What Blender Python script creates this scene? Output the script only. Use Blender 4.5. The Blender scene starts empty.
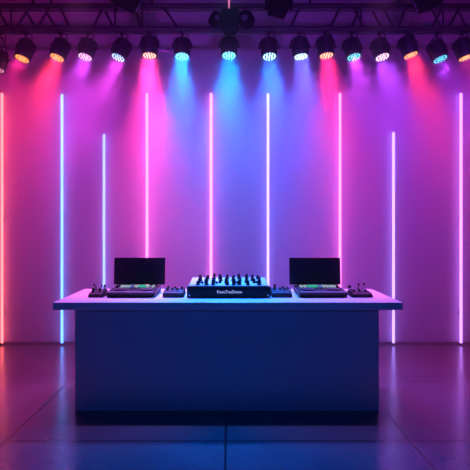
import bpy, bmesh, math, random
from mathutils import Vector, Matrix
PI = math.pi
R = math.radians
random.seed(4)
S = bpy.context.scene
C = S.collection

# ------------------------------------------------------------------ camera
cd = bpy.data.cameras.new('camera'); cam = bpy.data.objects.new('camera', cd); C.objects.link(cam)
cam.location = (0, 0, 1.5); cam.rotation_euler = (PI/2, 0, 0)
cd.sensor_width = 36; cd.lens = 36; cd.shift_x = 5/470; cd.shift_y = -7/470
cd.clip_start = 0.05; cd.clip_end = 60
S.camera = cam

def P(px, py, d):
    """point at distance d along the view axis for a place in the room"""
    return Vector(((px-230)*d/470, d, 1.5-(py-228)*d/470))

# ------------------------------------------------------------------ world + exposure
w = bpy.data.worlds.new('world'); S.world = w; w.use_nodes = True
nt = w.node_tree; nt.nodes.clear()
wo = nt.nodes.new('ShaderNodeOutputWorld'); bg = nt.nodes.new('ShaderNodeBackground')
bg.inputs[0].default_value = (0.05, 0.02, 0.12, 1); bg.inputs[1].default_value = 0.0
nt.links.new(bg.outputs[0], wo.inputs[0])
S.view_settings.view_transform = 'Standard'; S.view_settings.look = 'None'
S.view_settings.exposure = 0.0; S.view_settings.gamma = 1.0
S.view_settings.use_curve_mapping = False
S.cycles.max_bounces = 6; S.cycles.diffuse_bounces = 3; S.cycles.glossy_bounces = 3
S.cycles.volume_bounces = 0
S.cycles.sample_clamp_indirect = 4.0

def spot(name, loc, target, color, power, size, blend, radius=0.05, parent=None):
    l = bpy.data.lights.new(name, 'SPOT'); l.color = color; l.energy = power
    l.spot_size = R(size); l.spot_blend = blend; l.shadow_soft_size = radius
    o = bpy.data.objects.new(name, l); C.objects.link(o)
    o.location = loc
    o.rotation_euler = (Vector(target)-Vector(loc)).to_track_quat('-Z', 'Y').to_euler()
    if parent: o.parent = parent
    return o

# unseen wash lights added above the camera to colour the back wall
WASH = [(-3.4, (0.62, 0.0, 0.30), 170), (-1.9, (0.42, 0.0, 0.95), 300), (-0.6, (0.34, 0.0, 1.0), 330),
        (0.7, (0.28, 0.02, 1.0), 330), (2.0, (0.13, 0.03, 1.0), 330), (3.3, (0.10, 0.01, 0.80), 260)]
UPPER = [(-2.9, (0.70, 0.02, 0.42), 420), (-1.45, (0.50, 0.02, 0.72), 420), (0.0, (0.30, 0.07, 1.0), 420), (1.5, (0.38, 0.03, 0.95), 420), (3.0, (0.50, 0.02, 0.72), 380)]  # unseen lights added to lift the upper part of the wall
for x, c, p in UPPER:
    spot('upper_wash_fill', (x*0.9, -0.6, 3.0), (x, 6.1, 3.6), c, p, 27, 1.0, 0.25)
for x, c, p in WASH:
    spot('wash_fill', (x*0.8, 0.6, 4.9), (x, 6.1, 1.9), c, p*0.86, 42, 1.0, 0.12)
# unseen blue lights added above the frame, lighting the floor before the booth
for x in (-0.75, 0.75):
    spot('blue_down_fill', (x, 4.85, 4.75), (x*0.55, 2.35, 0), (0.0, 0.11, 1.0), 900, 44, 0.9, 0.06)
# narrow unseen lights added to brighten the table top: pink at both ends, cyan in the middle
for x, tx, c, p in ((-1.7, -1.12, (1.0, 0.20, 0.75), 300), (1.7, 1.08, (0.95, 0.22, 0.85), 260), (0.0, -0.05, (0.05, 0.50, 1.0), 170)):
    spot('table_fill', (x, 4.8, 4.75), (tx, 4.15, 0.9), c, p, 24, 0.8, 0.06)
# unseen blue light added behind the camera for the front of the booth
spot('front_fill', (0, -1.5, 3.6), (0, 3.8, 0.3), (0.0, 0.12, 1.0), 140, 46, 0.8, 0.3)

# ------------------------------------------------------------------ helpers
def new_mat(name, col, rough=0.5, metal=0.0, emit=None, estr=0.0, spec=None):
    m = bpy.data.materials.new(name); m.use_nodes = True
    b = m.node_tree.nodes['Principled BSDF']
    b.inputs['Base Color'].default_value = (*col, 1); b.inputs['Roughness'].default_value = rough
    b.inputs['Metallic'].default_value = metal
    if spec is not None: b.inputs['Specular IOR Level'].default_value = spec
    if emit is not None:
        b.inputs['Emission Color'].default_value = (*emit, 1); b.inputs['Emission Strength'].default_value = estr
    return m

def add_noise(m, scale=8, amount=0.15, bump=0.0, rough_amt=0.0, stretch=(1, 1, 1), detail=4):
    """procedural mottling of colour, roughness and relief"""
    nt = m.node_tree; b = nt.nodes['Principled BSDF']
    tc = nt.nodes.new('ShaderNodeTexCoord'); mp = nt.nodes.new('ShaderNodeMapping')
    mp.inputs['Scale'].default_value = stretch
    nz = nt.nodes.new('ShaderNodeTexNoise'); nz.inputs['Scale'].default_value = scale; nz.inputs['Detail'].default_value = detail
    nt.links.new(tc.outputs['Object'], mp.inputs[0]); nt.links.new(mp.outputs[0], nz.inputs['Vector'])
    col = b.inputs['Base Color'].default_value[:3]
    mr = nt.nodes.new('ShaderNodeMix'); mr.data_type = 'RGBA'
    mr.inputs[6].default_value = (*[c*(1-amount) for c in col], 1); mr.inputs[7].default_value = (*[min(1, c*(1+amount)) for c in col], 1)
    nt.links.new(nz.outputs['Fac'], mr.inputs[0]); nt.links.new(mr.outputs[2], b.inputs['Base Color'])
    if rough_amt:
        r0 = b.inputs['Roughness'].default_value
        m2 = nt.nodes.new('ShaderNodeMapRange'); m2.inputs['From Min'].default_value = 0.3; m2.inputs['From Max'].default_value = 0.7
        m2.inputs['To Min'].default_value = max(0, r0-rough_amt); m2.inputs['To Max'].default_value = r0+rough_amt
        nt.links.new(nz.outputs['Fac'], m2.inputs['Value']); nt.links.new(m2.outputs[0], b.inputs['Roughness'])
    if bump:
        bp = nt.nodes.new('ShaderNodeBump'); bp.inputs['Strength'].default_value = bump; bp.inputs['Distance'].default_value = 0.01
        nt.links.new(nz.outputs['Fac'], bp.inputs['Height']); nt.links.new(bp.outputs[0], b.inputs['Normal'])
    return m

def glow_mat(name, col, strength):
    m = bpy.data.materials.new(name); m.use_nodes = True
    nt = m.node_tree; nt.nodes.clear()
    o = nt.nodes.new('ShaderNodeOutputMaterial'); e = nt.nodes.new('ShaderNodeEmission')
    e.inputs[0].default_value = (*col, 1); e.inputs[1].default_value = strength
    nt.links.new(e.outputs[0], o.inputs[0])
    return m

def add_box(bm, c, s, bevel=0.0, rot=None, seg=2):
    g = bmesh.ops.create_cube(bm, size=1.0)['verts']
    M = Matrix.Translation(Vector(c))
    if rot is not None: M = M @ rot.to_4x4()
    bmesh.ops.scale(bm, vec=Vector(s), verts=g)
    bmesh.ops.transform(bm, matrix=M, verts=g)
    if bevel:
        es = list({e for v in g for e in v.link_edges})
        bmesh.ops.bevel(bm, geom=es, offset=bevel, segments=seg, affect='EDGES', profile=0.5)

def add_tube(bm, a, b, r, seg=12, r2=None, caps=True):
    a = Vector(a); b = Vector(b); d = b-a
    q = d.to_track_quat('Z', 'Y').to_matrix().to_4x4()
    g = bmesh.ops.create_cone(bm, cap_ends=caps, cap_tris=False, segments=seg, radius1=r, radius2=r if r2 is None else r2, depth=d.length)['verts']
    bmesh.ops.transform(bm, matrix=Matrix.Translation((a+b)/2) @ q, verts=g)

def add_lathe(bm, prof, seg=24, M=None):
    """profile of (radius, z) pairs turned about the local z axis"""
    rings = []; new = []
    for r, z in prof:
        if r <= 1e-6:
            v = bm.verts.new((0, 0, z)); rings.append([v]); new.append(v)
        else:
            ring = [bm.verts.new((r*math.cos(2*PI*k/seg), r*math.sin(2*PI*k/seg), z)) for k in range(seg)]
            rings.append(ring); new += ring
    for A, B in zip(rings, rings[1:]):
        for k in range(seg):
            k2 = (k+1) % seg
            if len(A) == 1 and len(B) == 1: continue
            if len(A) == 1: bm.faces.new((A[0], B[k2], B[k]))
            elif len(B) == 1: bm.faces.new((A[k], A[k2], B[0]))
            else: bm.faces.new((A[k], A[k2], B[k2], B[k]))
    if M is not None: bmesh.ops.transform(bm, matrix=M, verts=new)

def add_path(bm, pts, r, seg=8):
    for a, b in zip(pts, pts[1:]): add_tube(bm, a, b, r, seg)
    for p in pts[1:-1]:
        g = bmesh.ops.create_icosphere(bm, subdivisions=1, radius=r*1.02)['verts']
        bmesh.ops.translate(bm, vec=Vector(p), verts=g)

def add_prism(bm, poly, x0, x1):
    """(y,z) outline extruded along x"""
    A = [bm.verts.new((x0, y, z)) for y, z in poly]; B = [bm.verts.new((x1, y, z)) for y, z in poly]
    n = len(poly)
    fs = [bm.faces.new(A), bm.faces.new(B[::-1])]
    for k in range(n): fs.append(bm.faces.new((A[k], B[k], B[(k+1) % n], A[(k+1) % n])))
    return A+B

def obj(name, bm, m, parent=None, smooth=True, loc=None, rot=None):
    bmesh.ops.recalc_face_normals(bm, faces=bm.faces[:])
    me = bpy.data.meshes.new(name); bm.to_mesh(me); bm.free()
    me.materials.append(m)
    if smooth:
        me.polygons.foreach_set('use_smooth', [True]*len(me.polygons))
        me.set_sharp_from_angle(angle=R(35))
    o = bpy.data.objects.new(name, me); C.objects.link(o)
    if parent: o.parent = parent
    if loc is not None: o.location = loc
    if rot is not None: o.rotation_euler = rot
    return o

def tag(o, label, cat, group=None):
    o['label'] = label; o['category'] = cat
    if group: o['group'] = group
    return o

def thing(name, label, cat, loc=(0, 0, 0), rot=(0, 0, 0), group=None):
    o = bpy.data.objects.new(name, None); C.objects.link(o)
    o.empty_display_size = 0.1
    o.location = loc; o.rotation_euler = rot
    return tag(o, label, cat, group)

def copy_thing(src, loc, rot, label, skip=()):
    r = src.copy(); C.objects.link(r); r.location = loc; r.rotation_euler = rot; r['label'] = label
    for ch in list(src.children):
        c = ch.copy(); C.objects.link(c); c.parent = r
        for g in ch.children:
            d = g.copy(); C.objects.link(d); d.parent = c
    return r

def struct(name, bm, m):
    o = obj(name, bm, m, smooth=False); o['kind'] = 'structure'; return o

# ------------------------------------------------------------------ materials
wall_m = add_noise(new_mat('painted_wall', (0.60, 0.48, 0.62), 0.75), 1.2, 0.04, 0.05)
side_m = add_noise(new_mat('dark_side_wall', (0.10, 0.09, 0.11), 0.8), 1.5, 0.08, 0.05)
ceil_m = add_noise(new_mat('dark_ceiling', (0.05, 0.05, 0.055), 0.9), 2.0, 0.1)
black_m = add_noise(new_mat('black_powder_coat', (0.015, 0.015, 0.018), 0.45), 40, 0.2, 0.05)
matte_m = new_mat('matte_black_casing', (0.008, 0.008, 0.012), 0.8, spec=0.1)
truss_m = add_noise(new_mat('black_truss_paint', (0.012, 0.012, 0.016), 0.5), 30, 0.2)
alu_m = add_noise(new_mat('brushed_aluminium', (0.45, 0.43, 0.46), 0.38, 0.9), 25, 0.1)
pale_m = new_mat('pale_lit_tube', (0.42, 0.40, 0.44), 0.45)  # aluminium rear chord lightened in colour for its lit line
chrome_m = new_mat('bright_steel', (0.7, 0.7, 0.72), 0.22, 1.0)
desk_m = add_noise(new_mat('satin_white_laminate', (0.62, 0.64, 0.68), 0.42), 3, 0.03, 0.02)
desk_top_m = add_noise(new_mat('lit_white_worktop', (0.88, 0.88, 0.90), 0.35), 3, 0.02, 0.02)  # panel white, lightened in colour for the light falling on the top
plastic_m = add_noise(new_mat('black_plastic', (0.016, 0.016, 0.022), 0.5, spec=0.25), 60, 0.2, 0.03)
screen_m = new_mat('switched_off_screen', (0.014, 0.014, 0.03), 0.6)
plate_m = add_noise(new_mat('silver_faceplate', (0.78, 0.79, 0.82), 0.4, 0.1), 50, 0.05)
dark_m = new_mat('dark_graphite', (0.05, 0.05, 0.065), 0.5, 0.2, spec=0.3)
grey_m = new_mat('grey_metal', (0.22, 0.22, 0.25), 0.35, 0.7)
trim_m = new_mat('dark_trim', (0.05, 0.05, 0.06), 0.5)
white_m = new_mat('white_glow_print', (0.85, 0.85, 0.9), 0.4, emit=(0.8, 0.85, 1.0), estr=0.35)  # print with a faint emission of its own

# polished concrete laid in large slabs with dark joints
JX = [-4.45, -3.05, -1.575, -0.03, 1.27, 2.70, 4.10]
JY = [-1.95, -0.64, 0.68, 2.0, 3.31, 4.60, 5.92]
floor_m = new_mat('polished_concrete', (0.20, 0.20, 0.22), 0.3, spec=1.0)
def build_floor_mat():
    nt = floor_m.node_tree; b = nt.nodes['Principled BSDF']; L = nt.links
    tc = nt.nodes.new('ShaderNodeTexCoord'); sep = nt.nodes.new('ShaderNodeSeparateXYZ'); L.new(tc.outputs['Object'], sep.inputs[0])
    def mth(op, a, b_=None):
        n = nt.nodes.new('ShaderNodeMath'); n.operation = op
        for i, v in enumerate((a, b_)):
            if v is None: continue
            if isinstance(v, (int, float)): n.inputs[i].default_value = v
            else: L.new(v, n.inputs[i])
        return n.outputs[0]
    dist = None
    for axis, js in ((0, JX), (1, JY)):
        for j in js:
            d = mth('ABSOLUTE', mth('SUBTRACT', sep.outputs[axis], j))
            dist = d if dist is None else mth('MINIMUM', dist, d)
    joint = nt.nodes.new('ShaderNodeMapRange'); joint.inputs['From Min'].default_value = 0.005; joint.inputs['From Max'].default_value = 0.011
    L.new(dist, joint.inputs['Value'])          # 0 in the joint, 1 on the slab
    n1 = nt.nodes.new('ShaderNodeTexNoise'); n1.inputs['Scale'].default_value = 1.1; n1.inputs['Detail'].default_value = 7; n1.inputs['Roughness'].default_value = 0.65
    n2 = nt.nodes.new('ShaderNodeTexNoise'); n2.inputs['Scale'].default_value = 14; n2.inputs['Detail'].default_value = 6
    L.new(tc.outputs['Object'], n1.inputs['Vector']); L.new(tc.outputs['Object'], n2.inputs['Vector'])
    cr = nt.nodes.new('ShaderNodeValToRGB')
    cr.color_ramp.elements[0].position = 0.3; cr.color_ramp.elements[0].color = (0.075, 0.075, 0.08, 1)
    cr.color_ramp.elements[1].position = 0.72; cr.color_ramp.elements[1].color = (0.105, 0.105, 0.11, 1)
    L.new(n1.outputs['Fac'], cr.inputs[0])
    mx = nt.nodes.new('ShaderNodeMix'); mx.data_type = 'RGBA'; mx.inputs[6].default_value = (0.006, 0.006, 0.007, 1)
    L.new(joint.outputs[0], mx.inputs[0]); L.new(cr.outputs[0], mx.inputs[7]); L.new(mx.outputs[2], b.inputs['Base Color'])
    rr = nt.nodes.new('ShaderNodeMapRange'); rr.inputs['From Min'].default_value = 0.3; rr.inputs['From Max'].default_value = 0.7
    rr.inputs['To Min'].default_value = 0.15; rr.inputs['To Max'].default_value = 0.24; b.inputs['IOR'].default_value = 1.75
    L.new(n1.outputs['Fac'], rr.inputs['Value']); L.new(rr.outputs[0], b.inputs['Roughness'])
    h = mth('ADD', mth('MULTIPLY', n2.outputs['Fac'], 0.12), mth('MULTIPLY', joint.outputs[0], 0.1))
    h = mth('ADD', h, mth('MULTIPLY', n1.outputs['Fac'], 0.15))
    bp = nt.nodes.new('ShaderNodeBump'); bp.inputs['Strength'].default_value = 0.5; bp.inputs['Distance'].default_value = 0.012
    L.new(h, bp.inputs['Height']); L.new(bp.outputs[0], b.inputs['Normal'])
build_floor_mat()

# ------------------------------------------------------------------ the room
WY = 6.1; HX = 5.0; CZ = 5.4; NY = -3.0
bm = bmesh.new(); add_box(bm, (0, (NY+WY)/2, -0.05), (2*HX, WY-NY, 0.1)); struct('floor', bm, floor_m)
bm = bmesh.new(); add_box(bm, (0, WY+0.06, CZ/2), (2*HX, 0.12, CZ)); struct('wall_back', bm, wall_m)
bm = bmesh.new(); add_box(bm, (-HX-0.06, (NY+WY)/2, CZ/2), (0.12, WY-NY, CZ)); struct('wall_left', bm, side_m)
bm = bmesh.new(); add_box(bm, (HX+0.06, (NY+WY)/2, CZ/2), (0.12, WY-NY, CZ)); struct('wall_right', bm, side_m)
bm = bmesh.new(); add_box(bm, (0, NY-0.06, CZ/2), (2*HX, 0.12, CZ)); struct('wall_front', bm, side_m)
bm = bmesh.new(); add_box(bm, (0, (NY+WY)/2, CZ+0.05), (2*HX, WY-NY, 0.1)); struct('ceiling', bm, ceil_m)
# stage haze hanging in the rear of the room, where the lamps shine through it
HAZE = 0.22
haze_m = bpy.data.materials.new('stage_haze'); haze_m.use_nodes = True
nt = haze_m.node_tree; nt.nodes.clear()
vo = nt.nodes.new('ShaderNodeOutputMaterial'); vs = nt.nodes.new('ShaderNodeVolumeScatter')
vs.inputs['Color'].default_value = (1, 1, 1, 1); vs.inputs['Density'].default_value = HAZE; vs.inputs['Anisotropy'].default_value = 0.15
nt.links.new(vs.outputs[0], vo.inputs['Volume'])
bm = bmesh.new(); add_box(bm, (0, (4.75+WY-0.002)/2, CZ/2), (2*HX-0.01, WY-0.002-4.75, CZ-0.01))
hz = obj('stage_haze', bm, haze_m, smooth=False); hz['kind'] = 'stuff'; tag(hz, 'thin stage haze in front of the back wall, catching the coloured beams', 'haze')
bm = bmesh.new(); add_box(bm, (0, WY-0.006, 0.012), (2*HX, 0.012, 0.024)); struct('baseboard_back', bm, trim_m)

# ------------------------------------------------------------------ LED tubes on the back wall
TUBES = [  # px of the tube, px of its top, colour, strength, words
    (2,   93,  (1.0, 0.13, 0.13), 4.0, 'tall coral-red glowing LED tube at the far left of the back wall'),
    (62,  94,  (0.10, 0.29, 1.0), 3.6, 'tall pale blue glowing LED tube left of the short one, passing behind the table end'),
    (104, 134, (0.18, 0.28, 1.0), 3.0, 'short pale blue LED tube on the left, rising behind the small effects box'),
    (147, 93,  (1.0, 0.14, 0.60), 4.4, 'tall pink LED tube rising behind the left black screen'),
    (211, 93,  (1.0, 0.15, 0.66), 4.0, 'tall pink LED tube rising behind the left half of the mixer'),
    (268, 93,  (0.36, 0.26, 1.0), 3.2, 'tall blue-white LED tube at the right end of the mixer'),
    (340, 93,  (1.0, 0.15, 0.74), 3.8, 'tall pink-white LED tube at the right edge of the right black screen'),
    (393.5, 132, (0.36, 0.24, 1.0), 3.0, 'short violet-blue LED tube on the right, behind the table end'),
    (461, 93,  (0.52, 0.2, 1.0), 3.2, 'tall lilac LED tube at the far right of the back wall'),
]
TD = 6.045
TUBE = 1.2
for px, py, c, s, words in TUBES:
    x = (px-230)*TD/470; top = 1.5-(py-228)*TD/470
    t = thing('led_tube', words, 'light tube', (x, TD, 0), group='glowing LED tubes on the back wall')
    bm = bmesh.new()
    add_lathe(bm, [(0, 0.02), (0.014, 0.02), (0.016, 0.024), (0.016, top-0.012), (0.010, top-0.003), (0, top)], 16)
    obj('glowing_tube', bm, glow_mat('led_glow', c, s*TUBE), t)
    bm = bmesh.new(); add_lathe(bm, [(0, 0), (0.022, 0), (0.022, 0.022), (0, 0.022)], 16)
    obj('end_cap', bm, black_m, t)
    for z in (0.4, top*0.5, top-0.3):
        bm = bmesh.new(); add_box(bm, (0, 0.034, z), (0.014, 0.040, 0.03), 0.002); obj('wall_clip', bm, grey_m, t)

# ------------------------------------------------------------------ truss
TF, TB = 5.30, 5.42          # front and rear plane
ZT, ZB = 4.003, 3.744        # top and bottom chord
XE = 4.97
tr = thing('lighting_truss', 'long black box truss spanning the room above the row of lamps', 'truss', (0, TF, ZB))
def tp(x, y, z): return (x, y-TF, z-ZB)
for z in (ZB, ZT):
    bm = bmesh.new(); add_tube(bm, tp(-XE, TF, z), tp(XE, TF, z), 0.029, 16); obj('chord', bm, truss_m, tr)
    bm = bmesh.new(); add_tube(bm, tp(-XE, TB, z), tp(XE, TB, z), 0.014, 12)
    o = obj('chord', bm, pale_m, tr); o['label'] = 'thin rear chord, coloured pale as if lit'
BR = [(16, 27, 29.5, 9, 0), (34, 27, 21.5, 9, 1), (37.5, 27, 49.5, 9, 0), (55, 27, 42, 9, 1), (70, 27, 60, 9, 0), (93, 27, 103, 9, 0),
      (113, 27, 103, 9, 1), (142, 27, 134, 9, 0), (178, 27, 163.5, 9, 0), (290, 27, 300, 9, 0), (330, 27, 340, 9, 0), (352, 27, 361, 9, 1),
      (364, 27, 353, 9, 0), (388, 27, 376, 9, 1), (394, 27, 383, 9, 0), (401, 27, 408, 9, 1), (441, 27, 431, 9, 0), (433, 27, 445, 9, 1),
      (448, 27, 460, 9, 0), (474, 27, 464, 9, 1), (8, 27, -3, 9, 0)]
for xb, yb, xt, yt, rear in BR:
    y = TB if rear else TF
    a = (xb-230)*TF/470; b = (xt-230)*TF/470
    bm = bmesh.new(); add_tube(bm, tp(a, y, ZB+0.01), tp(b, y, ZT-0.01), 0.014, 8); obj('brace', bm, truss_m, tr)
for px in (11, 115, 142, 361, 443, -30, -70, 500, 540):
    x = (px-230)*TF/470
    bm = bmesh.new(); add_tube(bm, tp(x, TF, ZB), tp(x, TF, ZT), 0.011, 8); obj('brace', bm, truss_m, tr)
for px in (-60, 11, 115, 229, 361, 443, 520):
    x = (px-230)*TF/470
    for z in (ZB, ZT):
        bm = bmesh.new(); add_tube(bm, tp(x, TF, z), tp(x, TB, z), 0.009, 8); obj('cross_strut', bm, truss_m, tr)
# steel cables that carry the truss from the ceiling
for i, (px, words) in enumerate([(33, 'thin dark hanging cable above the truss, left of its twin at the left'), (51, 'thin dark hanging cable above the truss, right of its twin at the left'),
                  (152, 'thin dark hanging cable above the truss, just right of the left moving head'), (399, 'thin dark hanging cable above the truss, left of the right moving head'),
                  (310, 'thin dark hanging cable above the truss, right of the middle moving head')]):
    x = (px-230)*TF/470
    bm = bmesh.new(); add_tube(bm, (x, TF, ZT+0.024), (x, TF, CZ), 0.007, 8)
    add_tube(bm, (x, TF, ZT+0.024), (x, TF, ZT+0.07), 0.014, 10)
    tag(obj('suspension_cable', bm, truss_m), words, 'cable', 'cables holding up the truss')

# ------------------------------------------------------------------ LED par lamps
HANG = 5.36
def led_points(rad):
    pts = [(0, 0)]
    for ring, n in ((1, 6), (2, 12)):
        for k in range(n):
            a = 2*PI*(k+0.5*(ring % 2))/n
            pts.append((rad*ring/2.25*math.cos(a), rad*ring/2.25*math.sin(a)))
    return pts
def M_head(): return Matrix.Identity(4)
# head meshes are built once with the lens face at the origin, the body rising along +z
def head_meshes():
    out = {}
    bm = bmesh.new()
    add_lathe(bm, [(0.082, 0.0), (0.092, 0.0), (0.096, 0.006), (0.096, 0.05), (0.100, 0.054), (0.100, 0.075), (0.096, 0.08),
                   (0.096, 0.15), (0.088, 0.175), (0.088, 0.215), (0.07, 0.235), (0, 0.238)], 28)
    for k in range(16):        # cooling fins round the rear of the can
        a = 2*PI*k/16
        add_box(bm, (0.094*math.cos(a), 0.094*math.sin(a), 0.16), (0.018, 0.006, 0.12), rot=Matrix.Rotation(a, 3, 'Z'))
    out['housing'] = bm
    bm = bmesh.new(); add_lathe(bm, [(0.0, 0.012), (0.080, 0.012), (0.080, 0.004), (0.083, 0.0)], 28); out['lens'] = bm
    bm = bmesh.new()
    for x, y in led_points(0.076):
        add_lathe(bm, [(0, -0.005), (0.006, -0.0035), (0.0092, 0.001), (0.0096, 0.011), (0, 0.0115)], 8, Matrix.Translation((x, y, 0)))
    out['led_array'] = bm
    return out
HM = {}
for k, b in head_meshes().items():
    bmesh.ops.recalc_face_normals(b, faces=b.faces[:])
    me = bpy.data.meshes.new(k); b.to_mesh(me); b.free(); HM[k] = me
    if k == 'housing':
        me.polygons.foreach_set('use_smooth', [True]*len(me.polygons)); me.set_sharp_from_angle(angle=R(35))
HM['housing'].materials.append(black_m); HM['lens'].materials.append(screen_m)
TILT = 15
BEAM = 0.15; SPILL = 0.10
PARS = [  # lens px, py, sideways lean, LED colour, LED strength, beam colour, beam power, words
    (22, 59, -20, (1.0, 0.30, 0.06), 3.4, (1.0, 0.02, 0.24), 28, 'orange-lit stage lamp at the left end, second from the frame edge'),
    (57, 58, -22, (1.0, 0.26, 0.08), 3.8, (1.0, 0.03, 0.10), 95, 'orange-lit stage lamp throwing a strong red beam on the left'),
    (85, 57.5, -14, (1.0, 0.42, 0.75), 3.0, (0.62, 0.05, 0.80), 52, 'pinkish-white stage lamp on the left between the orange and the blue lamp'),
    (118, 58, -27, (0.25, 0.60, 1.0), 2.6, (0.75, 0.05, 0.75), 65, 'steeply turned pale blue stage lamp under the left moving head'),
    (149.5, 56, 2, (1.0, 0.40, 0.28), 4.0, (1.0, 0.04, 0.30), 200, 'salmon-lit stage lamp throwing a red-pink beam beside the cyan lamp'),
    (182, 57, 0, (0.20, 0.80, 1.0), 4.4, (0.0, 0.18, 1.0), 170, 'cyan-white stage lamp with a blue beam, left of the centre lamp'),
    (229, 56, 0, (0.20, 0.85, 1.0), 4.6, (0.0, 0.20, 1.0), 200, 'cyan-white stage lamp at the centre, below the twin-drum hoist'),
    (269.5, 57, 4, (0.42, 0.80, 1.0), 4.2, (0.01, 0.13, 1.0), 150, 'blue-white stage lamp right of the centre lamp, below the middle moving head'),
    (301, 57, 8, (0.50, 0.72, 1.0), 4.0, (0.14, 0.13, 1.0), 95, 'blue-white stage lamp with a violet-blue beam, left of the salmon lamp'),
    (326.5, 56, 6, (1.0, 0.38, 0.24), 3.8, (1.0, 0.02, 0.13), 95, 'salmon-lit stage lamp right of centre throwing a red-pink beam'),
    (354, 57.5, 12, (0.10, 0.62, 0.72), 3.0, (0.55, 0.05, 0.85), 50, 'teal-lit stage lamp between the salmon and the pink-white lamp, right of centre'),
    (382.5, 57.5, 16, (1.0, 0.52, 0.78), 3.4, (0.42, 0.05, 1.0), 70, 'pink-white stage lamp on the right with a violet beam'),
    (411, 55.5, 24, (1.0, 0.28, 0.14), 3.6, (1.0, 0.03, 0.11), 75, 'orange-lit stage lamp on the right throwing a strong red beam'),
    (440.5, 59.5, 22, (0.10, 0.55, 0.80), 2.8, (0.36, 0.03, 0.85), 42, 'teal-lit stage lamp near the right end under the truss'),
    (466, 58, 22, (1.0, 0.32, 0.12), 3.2, (1.0, 0.03, 0.26), 30, 'orange-lit stage lamp cut by the right edge of the frame'),
    (-3, 70, -8, (1.0, 0.35, 0.55), 1.2, (1.0, 0.05, 0.3), 10, 'low-hanging dim stage lamp cut by the left edge of the frame'),
]
led_mats = {}
for i, (px, py, lean, lc, ls, bc, bp, words) in enumerate(PARS):
    TILT, SPREAD = (15, 52) if i in (0, 1, 2, 3, 5, 6, 7, 10, 11, 13) else (8, 46)
    L = P(px, py, HANG)                                  # centre of the lens
    rail_z = ZB
    # the pivot sits a little above the middle of the can
    q = Matrix.Rotation(R(-lean*0.62), 4, 'Y') @ Matrix.Rotation(R(-TILT), 4, 'X')
    up = (q @ Vector((0, 0, 1)))
    piv = L + up*0.12
    root = thing('stage_lamp', words, 'stage light', (piv.x, HANG, rail_z+0.03), group='row of LED stage lamps hanging from the truss')
    off = Vector((piv.x, HANG, rail_z+0.03))
    def hd(name, mat_=None):
        me = HM[name]
        if mat_ is not None:
            me = me.copy(); me.materials.clear(); me.materials.append(mat_)
        o = bpy.data.objects.new(name, me); C.objects.link(o); o.parent = root
        m = Matrix.Translation(L-off) @ q @ Matrix.Scale(0.95, 4)
        o.matrix_local = m
        return o
    hd('housing'); hd('lens'); hd('led_array', glow_mat('led_lens_glow', lc, ls*0.75))
    # yoke: two arms from the pivot up to a cross bar, then the clamp on the rail
    c = piv-off
    topz = max(c.z+0.105, -0.10)
    bm = bmesh.new()
    hw = 0.106
    for s_ in (-1, 1):
        a0 = Vector((c.x+s_*hw, c.y, c.z-0.01)); a1 = Vector((c.x+s_*hw, c.y, c.z+0.055)); a2 = Vector((c.x*0.6+s_*0.045, c.y, topz))
        add_path(bm, [a0, a1, a2, Vector((c.x*0.6, c.y, topz+0.006))], 0.0075, 8)
    obj('yoke', bm, black_m, root)
    for s in (-1, 1):
        bm = bmesh.new(); add_tube(bm, (c.x+s*0.095, c.y, c.z), (c.x+s*(hw+0.018), c.y, c.z), 0.014, 12); obj('yoke_knob', bm, black_m, root)
    bm = bmesh.new()
    add_tube(bm, (0, c.y, topz+0.005), (0, c.y, -0.035), 0.009, 10)
    add_box(bm, (0, 0.0, -0.034), (0.034, 0.10, 0.018), 0.003)
    for yy in (-0.06, 0.06):
        add_tube(bm, (-0.014, yy, -0.03), (0.014, yy, -0.03), 0.0365 if yy < 0 else 0.024, 14)
    obj('clamp', bm, black_m, root)
    bm = bmesh.new()
    pts = [Vector((0.03, 0.03, -0.03)), Vector((0.07, 0.05, topz*0.6)), Vector((c.x+0.05, c.y+0.06, topz-0.02)), Vector((c.x+0.02, c.y+0.02, c.z+0.11))]
    add_path(bm, pts, 0.0045, 6)
    obj('power_cord', bm, black_m, root)
    if i == 4:
        bm = bmesh.new(); add_tube(bm, (c.x+0.12, c.y-0.02, c.z-0.055), (c.x+0.235, c.y-0.02, c.z-0.07), 0.012, 12)
        o = obj('side_handle', bm, alu_m, root)
    # the lamp's own light
    d = -up
    src = L + d*0.012
    al = bpy.data.lights.new('lamp_beam', 'AREA'); al.shape = 'DISK'; al.size = 0.15; al.color = bc; al.energy = bp*BEAM; al.spread = R(SPREAD)
    ao = bpy.data.objects.new('lamp_beam', al); C.objects.link(ao); ao.parent = root
    ao.matrix_local = Matrix.Translation(src-off) @ q
    spot('lamp_spill', src-off, src-off+d, bc, bp*SPILL, 150, 1.0, 0.05, root)

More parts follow.
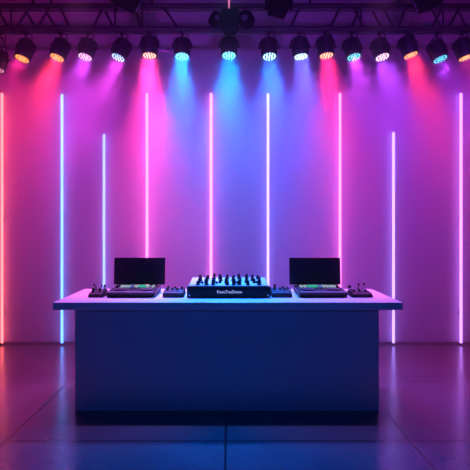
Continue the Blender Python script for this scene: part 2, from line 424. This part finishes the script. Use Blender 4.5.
# ------------------------------------------------------------------ moving heads and the hoist on the truss
def moving_head(px, py, d, scale, lean, words, tail=None):
    p = P(px, py, d)
    r = thing('moving_head_lamp', words, 'stage light', (p.x, d, p.z), group='dark moving-head lamps on the truss')
    q = (Matrix.Rotation(R(lean), 4, 'Y') @ Matrix.Rotation(R(28), 4, 'X'))
    k = scale
    bm = bmesh.new()
    add_lathe(bm, [(0, -0.16*k), (0.085*k, -0.158*k), (0.105*k, -0.14*k), (0.12*k, -0.07*k), (0.125*k, 0.02*k), (0.11*k, 0.09*k), (0.07*k, 0.13*k), (0, 0.14*k)], 24, q)
    obj('head', bm, matte_m, r)
    bm = bmesh.new(); add_lathe(bm, [(0.088*k, -0.163*k), (0.106*k, -0.157*k), (0.106*k, -0.142*k), (0.088*k, -0.15*k)], 24, q)
    obj('lens_rim', bm, grey_m, r)
    bm = bmesh.new()
    for s in (-1, 1):
        add_box(bm, (s*0.145*k, 0, 0.07*k), (0.034*k, 0.09*k, 0.26*k), 0.012*k)
    add_box(bm, (0, 0, 0.205*k), (0.32*k, 0.11*k, 0.04*k), 0.012*k)
    obj('yoke', bm, matte_m, r)
    bm = bmesh.new(); add_box(bm, (0, 0, 0.275*k), (0.27*k, 0.2*k, 0.09*k), 0.02*k)
    obj('base', bm, matte_m, r)
    bm = bmesh.new(); add_box(bm, (0, (TF-d)/2, 0.335*k), (0.04, abs(TF-d)+0.05, 0.03), 0.004)
    zc = ZT-p.z
    add_box(bm, (0, TF-d, (0.335*k+zc)/2), (0.03, 0.02, abs(0.335*k-zc)), 0.003)
    add_tube(bm, (-0.02, TF-d, zc), (0.02, TF-d, zc), 0.034, 14)
    obj('mounting_arm', bm, black_m, r)
    if tail:
        bm = bmesh.new(); add_path(bm, [Vector(a) for a in tail], 0.0035, 6)
        o = obj('safety_cable', bm, chrome_m, r); o['label'] = 'thin pale safety cable'
    return r
moving_head(126, -3, 5.14, 1.0, -64, 'dark moving-head lamp on the truss at the left, hanging over the turned blue lamp', [(0.1, 0, -0.05), (0.16, 0.05, -0.12), (0.22, 0.08, -0.14), (0.25, 0.14, -0.02)])
moving_head(279, 4, 5.14, 0.92, 14, 'dark moving-head lamp on the truss right of the hoist', [(0.0, 0, -0.16), (-0.01, 0.05, -0.2), (-0.012, 0.12, -0.27)])
moving_head(428, -3, 5.14, 1.0, 62, 'dark moving-head lamp on the truss at the right, trailing a pale cable', [(-0.10, 0, -0.08), (-0.13, 0.05, -0.15), (-0.17, 0.12, -0.28)])

hp = P(230, 20, 5.2)
h = thing('chain_hoist', 'dark twin-drum hoist on the truss above the centre lamp', 'hoist', (hp.x, 5.2, hp.z))
bm = bmesh.new(); add_box(bm, (0, 0, 0.0), (0.19, 0.15, 0.20), 0.02); add_box(bm, (0, 0.0, -0.12), (0.14, 0.11, 0.06), 0.01); obj('motor_body', bm, matte_m, h)
for s, r_ in ((-1, 0.075), (1, 0.092)):
    bm = bmesh.new()
    x = -0.155 if s < 0 else 0.175
    q = Matrix.Translation((x, -0.01, 0)) @ Matrix.Rotation(R(90), 4, 'X') @ Matrix.Rotation(R(-18*s), 4, 'Y')
    add_lathe(bm, [(r_*0.45, -0.06), (r_*0.8, -0.06), (r_, -0.045), (r_, 0.045), (r_*0.8, 0.06), (r_*0.72, 0.045), (r_*0.5, 0.045), (r_*0.45, 0.055), (r_*0.45, -0.06)], 24, q)
    for k in range(6):
        a = k*PI/3
        add_box(bm, tuple((q @ Vector((r_*0.82*math.cos(a), r_*0.82*math.sin(a), 0.055)))), (0.016, 0.016, 0.016), 0.003)
    dr = obj('drum', bm, matte_m, h)
    bm = bmesh.new(); add_lathe(bm, [(0, 0.05), (r_*0.4, 0.05), (r_*0.34, 0.062), (0, 0.064)], 18, q)
    o = obj('hub', bm, grey_m, dr)
bm = bmesh.new(); add_box(bm, (0, 0.05, 0.10), (0.05, 0.16, 0.03), 0.004); add_tube(bm, (-0.03, TF-5.2, ZT-hp.z), (0.03, TF-5.2, ZT-hp.z), 0.036, 14); obj('clamp', bm, black_m, h)
bm = bmesh.new()
add_lathe(bm, [(0, 0), (0.006, 0.01), (0.013, 0.10), (0.015, 0.30), (0.015, CZ-(hp.z+0.085)), (0, CZ-(hp.z+0.085))], 12)
tag(obj('hanging_pink_rod', bm, glow_mat('rod_glow', (1.0, 0.24, 0.62), 0.75), loc=(P(229, 0, 5.14).x, 5.12, hp.z+0.085)),  # pink brightness set as emission on the rod
    'thin pink glowing rod standing up from the hoist at the centre top', 'light rod')

# ------------------------------------------------------------------ DJ table
DZ = 0.898
dk = thing('dj_table', 'long white DJ table lit deep blue, with closed panel front and overhanging top', 'table', (-0.02, 4.225, 0))
bm = bmesh.new(); add_box(bm, (0.002, 0, DZ-0.031), (2.834, 0.85, 0.062), 0.004); obj('tabletop', bm, desk_top_m, dk)
bx0, bx1, by0, by1 = -1.27+0.02, 1.221+0.02, 3.852-4.225, 0.36
bm = bmesh.new(); add_box(bm, ((bx0+bx1)/2, by0+0.015, (DZ-0.062)/2), (bx1-bx0, 0.03, DZ-0.062), 0.002); obj('front_panel', bm, desk_m, dk)
for x in (bx0+0.015, bx1-0.015):
    bm = bmesh.new(); add_box(bm, (x, (by0+0.03+by1)/2, (DZ-0.062)/2), (0.03, by1-by0-0.03, DZ-0.062), 0.002); obj('side_panel', bm, desk_m, dk)
bm = bmesh.new(); add_box(bm, ((bx0+bx1)/2, by0+0.33, (DZ-0.062)*0.55), (bx1-bx0-0.06, 0.56, 0.025)); obj('shelf', bm, desk_m, dk)

# ------------------------------------------------------------------ knobs shared by the gear
def knob(parent, x, y, z, r=0.014, h=0.03, m=None, name='knob'):
    bm = bmesh.new()
    add_lathe(bm, [(0, 0), (r*1.15, 0), (r*1.15, h*0.15), (r*0.85, h*0.22), (r*0.72, h*0.92), (r*0.55, h), (0, h)], 12, Matrix.Translation((x, y, z)))
    return obj(name, bm, m or plastic_m, parent)

# ------------------------------------------------------------------ mixer
mx = thing('dj_mixer', 'wide black mixer with silver faceplate, tall black knobs and white lettering, centre of the table', 'mixer', (-0.012, 4.05, DZ))
W_ = 0.72
bm = bmesh.new()
add_prism(bm, [(0, 0.006), (0, 0.092), (0.02, 0.098), (0.46, 0.125), (0.47, 0.12), (0.47, 0.006)], -W_/2+0.012, W_/2-0.012)
obj('chassis', bm, plastic_m, mx)
bm = bmesh.new()
add_box(bm, (0, -0.006, 0.052), (W_, 0.014, 0.096), 0.003)
obj('front_panel', bm, plastic_m, mx)
sl = math.atan2(0.027, 0.44)
bm = bmesh.new()
add_box(bm, (0, 0.24, 0.1145), (W_-0.03, 0.425, 0.004), 0.001, Matrix.Rotation(sl, 3, 'X'))
obj('faceplate', bm, plate_m, mx)
def pz(y): return 0.1165+(y-0.24)*math.tan(sl)
kx = [-0.262, -0.20, -0.135, -0.078, -0.018, 0.045, 0.10, 0.162, 0.222, 0.275]
for j, y in enumerate((0.06, 0.15, 0.25, 0.35)):
    for i, x in enumerate(kx):
        hh = (0.044, 0.036, 0.042, 0.046)[j] * (1.0 + 0.18*((i*7+j*3) % 4-1.5)/1.5)
        if j == 0 and i in (3, 8): continue
        knob(mx, x+0.006*((i*5+j) % 3-1), y, pz(y)-0.001, 0.0155 if j else 0.0175, hh, name='knob')
for i in (0, 2, 5, 8):
    bm = bmesh.new(); add_box(bm, (kx[i]+0.03, 0.105, pz(0.105)+0.002), (0.005, 0.07, 0.004)); obj('fader_slot', bm, screen_m, mx)
for i in (0, 2, 5, 8):
    bm = bmesh.new(); add_box(bm, (kx[i]+0.03, 0.10+0.006*i, pz(0.10)+0.012), (0.018, 0.014, 0.02), 0.003); obj('fader_cap', bm, plastic_m, mx)
for sx in (-1, 1):
    bm = bmesh.new()
    for z in (0.024,): add_lathe(bm, [(0, -0.004), (0.007, -0.003), (0.008, 0), (0, 0)], 12, Matrix.Translation((sx*(W_/2-0.022), -0.0135, z)) @ Matrix.Rotation(R(-90), 4, 'X') @ Matrix.Scale(-1, 4, (0, 0, 1)))
    obj('rack_screw', bm, chrome_m, mx)
for sx in (-1, 1):
    for sy in (0.05, 0.42):
        bm = bmesh.new(); add_tube(bm, (sx*0.29, sy, 0), (sx*0.29, sy, 0.012), 0.014, 12); obj('foot', bm, plastic_m, mx)
fc = bpy.data.curves.new('lettering', 'FONT'); fc.body = 'PowuTwaDwow'; fc.size = 0.046; fc.align_x = 'CENTER'; fc.align_y = 'CENTER'; fc.extrude = 0.0006; fc.offset = 0.0008
to = bpy.data.objects.new('tmp_text', fc); C.objects.link(to)
bpy.context.view_layer.update()
me = bpy.data.meshes.new_from_object(to.evaluated_get(bpy.context.evaluated_depsgraph_get()))
bpy.data.objects.remove(to)
xs = [v.co.x for v in me.vertices]; f = 0.215/(max(xs)-min(xs))
for v in me.vertices: v.co.x *= f; v.co.y *= 0.80
me.materials.clear(); me.materials.append(white_m); me.name = 'lettering'
lt = bpy.data.objects.new('lettering', me); C.objects.link(lt); lt.parent = mx
lt.location = (0.008, -0.0142, 0.052); lt.rotation_euler = (PI/2, 0, 0); lt['label'] = 'small white lettering'

# ------------------------------------------------------------------ controllers with upright screens
pad_cols = {'g': glow_mat('green_backlight', (0.05, 0.75, 0.45), 0.6), 'w': glow_mat('white_backlight', (0.6, 0.85, 0.95), 0.5), 'b': glow_mat('blue_backlight', (0.1, 0.3, 0.9), 0.6)}
def controller(x, words, pads, side):
    r = thing('dj_controller', words, 'DJ controller', (x, 4.05, DZ), group='black DJ controllers with upright screens')
    bw, bd = 0.41, 0.40
    bm = bmesh.new()
    vs_ = add_prism(bm, [(0.0, 0.012), (-0.012, 0.040), (0.0, 0.048), (0.06, 0.052), (bd, 0.062), (bd, 0.008), (0.02, 0.006)], -bw/2, bw/2)
    bmesh.ops.bevel(bm, geom=[e for e in bm.edges if abs(e.verts[0].co.x-e.verts[1].co.x) > 0.3], offset=0.004, segments=2, affect='EDGES')
    obj('body', bm, plastic_m, r)
    bm = bmesh.new(); add_box(bm, (0, 0.007, 0.0505), (bw-0.01, 0.012, 0.004), 0.001); obj('front_trim', bm, plate_m, r)
    for sx in (-1, 1):
        bm = bmesh.new(); add_box(bm, (sx*(bw/2+0.004), bd/2, 0.048), (0.007, bd-0.01, 0.012), 0.002, Matrix.Rotation(0.03, 3, 'X')); obj('side_rail', bm, grey_m, r)
    # buttons, a small display strip and jog rings
    for px_, w_, k in pads:
        bm = bmesh.new(); add_box(bm, (px_, 0.285, 0.066), (w_, 0.09, 0.014), 0.002); obj('lit_button', bm, pad_cols[k], r)
    for sx in (-1, 1):
        q = Matrix.Translation((sx*0.115, 0.115, 0.053)) @ Matrix.Rotation(0.03, 4, 'X')
        bm = bmesh.new(); add_lathe(bm, [(0, 0.012), (0.045, 0.012), (0.052, 0.009), (0.056, 0.0), (0, 0)], 28, q); jw = obj('jog_wheel', bm, plastic_m, r)
        bm = bmesh.new(); add_lathe(bm, [(0.036, 0.0122), (0.042, 0.0135), (0.046, 0.0122)], 28, q); obj('rim', bm, grey_m, jw)
    for i in range(4): knob(r, -0.03+0.02*i, 0.17+0.02*(i % 2), 0.056, 0.007, 0.014)
    # knobs on the outer rear corner
    for i in range(3): knob(r, side*(0.165+0.014*(i % 2)), 0.22+0.05*i, 0.058, 0.010, 0.022)
    # hinge and screen
    for sx in (-1, 1):
        bm = bmesh.new(); add_tube(bm, (sx*0.13-0.035, bd-0.004, 0.066), (sx*0.13+0.035, bd-0.004, 0.066), 0.008, 12); obj('hinge', bm, plastic_m, r)
    bm = bmesh.new()
    q = Matrix.Rotation(R(-6), 3, 'X')
    add_box(bm, tuple(Vector((0, bd, 0.066))+q @ Vector((0, 0, 0.128))), (0.485, 0.014, 0.256), 0.006, q, 3)
    scr = obj('screen', bm, plastic_m, r)
    bm = bmesh.new(); add_box(bm, tuple(Vector((0, bd, 0.066))+q @ Vector((0, -0.0075, 0.128))), (0.462, 0.002, 0.232), 0, q)
    obj('display', bm, screen_m, scr)
    for sx in (-1, 1):
        for sy in (0.04, bd-0.04):
            bm = bmesh.new(); add_tube(bm, (sx*0.17, sy, 0), (sx*0.17, sy, 0.013), 0.012, 12); obj('foot', bm, plastic_m, r)
controller(-0.858, 'black DJ controller with an upright dark screen, left of the mixer',
           [(-0.135, 0.018, 'w'), (-0.105, 0.018, 'w'), (-0.075, 0.016, 'w'), (-0.05, 0.014, 'b'), (0.0, 0.035, 'w'), (0.055, 0.06, 'g'), (0.105, 0.02, 'w'), (0.15, 0.02, 'w')], -1)
controller(0.806, 'black DJ controller with an upright dark screen, right of the mixer',
           [(-0.15, 0.02, 'w'), (-0.115, 0.022, 'w'), (-0.045, 0.085, 'g'), (0.025, 0.02, 'b'), (0.055, 0.016, 'w'), (0.09, 0.018, 'w'), (0.125, 0.018, 'w'), (0.155, 0.014, 'w')], 1)

# ------------------------------------------------------------------ small effects boxes
def small_box(x, w_, words, sticks, wedge, tall=1.0):
    r = thing('effects_box', words, 'effects unit', (x, 4.06, DZ), group='small black effects boxes on the table')
    bm = bmesh.new()
    add_prism(bm, [(0.0, 0.004), (-0.004, 0.03), (0.012, 0.04), (0.17, 0.052), (0.18, 0.045), (0.18, 0.004)], -w_/2, w_/2)
    vv = [v for v in bm.verts if v.co.z > 0.02]
    for v in vv: v.co.x *= wedge
    bmesh.ops.bevel(bm, geom=bm.edges[:], offset=0.003, segments=2, affect='EDGES')
    obj('case', bm, plastic_m, r)
    bm = bmesh.new(); add_box(bm, (0, 0.092, 0.0475), (w_*wedge*0.9, 0.14, 0.003), 0.0008, Matrix.Rotation(0.076, 3, 'X')); obj('faceplate', bm, dark_m, r)
    for (kx_, ky_, kr, kh) in sticks:
        knob(r, kx_, ky_, 0.0475+(ky_-0.092)*0.076, kr, kh)
    for sx in (-1, 1):
        bm = bmesh.new(); add_tube(bm, (sx*w_*0.36, 0.03, 0), (sx*w_*0.36, 0.03, 0.006), 0.01, 10); obj('foot', bm, plastic_m, r)
    r.scale = (1, 1, tall)
    return r
def stalk(r, base, tip, kr):
    bm = bmesh.new(); add_tube(bm, base, tip, 0.003, 8); s = obj('stalk', bm, chrome_m, r)
    t = Vector(tip); d = (t-Vector(base)).normalized()
    bm = bmesh.new(); add_lathe(bm, [(0, 0), (kr, 0.002), (kr, 0.014), (kr*0.6, 0.019), (0, 0.02)], 12, Matrix.Translation(t) @ d.to_track_quat('Z', 'Y').to_matrix().to_4x4()); obj('knob', bm, plastic_m, s)
b1 = small_box(-1.162, 0.135, 'small black effects box with upright knobs at the left end of the table', [(-0.035, 0.05, 0.013, 0.034), (0.02, 0.06, 0.013, 0.03), (0.042, 0.13, 0.012, 0.034), (-0.04, 0.14, 0.012, 0.034)], 0.86)
stalk(b1, (-0.02, 0.09, 0.046), (-0.03, 0.08, 0.092), 0.009); stalk(b1, (0.045, 0.10, 0.046), (0.055, 0.09, 0.085), 0.009); stalk(b1, (0.0, 0.15, 0.05), (0.01, 0.15, 0.075), 0.008)
b2 = small_box(-0.492, 0.185, 'small black effects box between the left controller and the mixer', [(-0.055, 0.06, 0.012, 0.016), (-0.015, 0.07, 0.012, 0.014), (0.03, 0.06, 0.012, 0.018), (0.065, 0.1, 0.012, 0.02), (-0.06, 0.14, 0.01, 0.018), (0.0, 0.14, 0.01, 0.014)], 0.95, 1.25)
b3 = small_box(0.45, 0.18, 'small black effects box between the mixer and the right controller', [(-0.06, 0.06, 0.012, 0.022), (-0.01, 0.07, 0.012, 0.014), (0.03, 0.06, 0.012, 0.016), (0.06, 0.11, 0.012, 0.014), (-0.05, 0.14, 0.012, 0.03), (0.02, 0.14, 0.01, 0.016)], 0.95, 1.25)
b4 = small_box(1.145, 0.19, 'small black effects box with stalked knobs at the right end of the table', [(-0.06, 0.05, 0.012, 0.022), (-0.01, 0.06, 0.014, 0.02), (0.045, 0.06, 0.012, 0.02), (0.0, 0.14, 0.01, 0.02)], 0.86)
stalk(b4, (-0.055, 0.1, 0.046), (-0.085, 0.09, 0.078), 0.016); stalk(b4, (-0.01, 0.12, 0.048), (-0.004, 0.11, 0.092), 0.009); stalk(b4, (0.03, 0.12, 0.048), (0.042, 0.11, 0.095), 0.009)
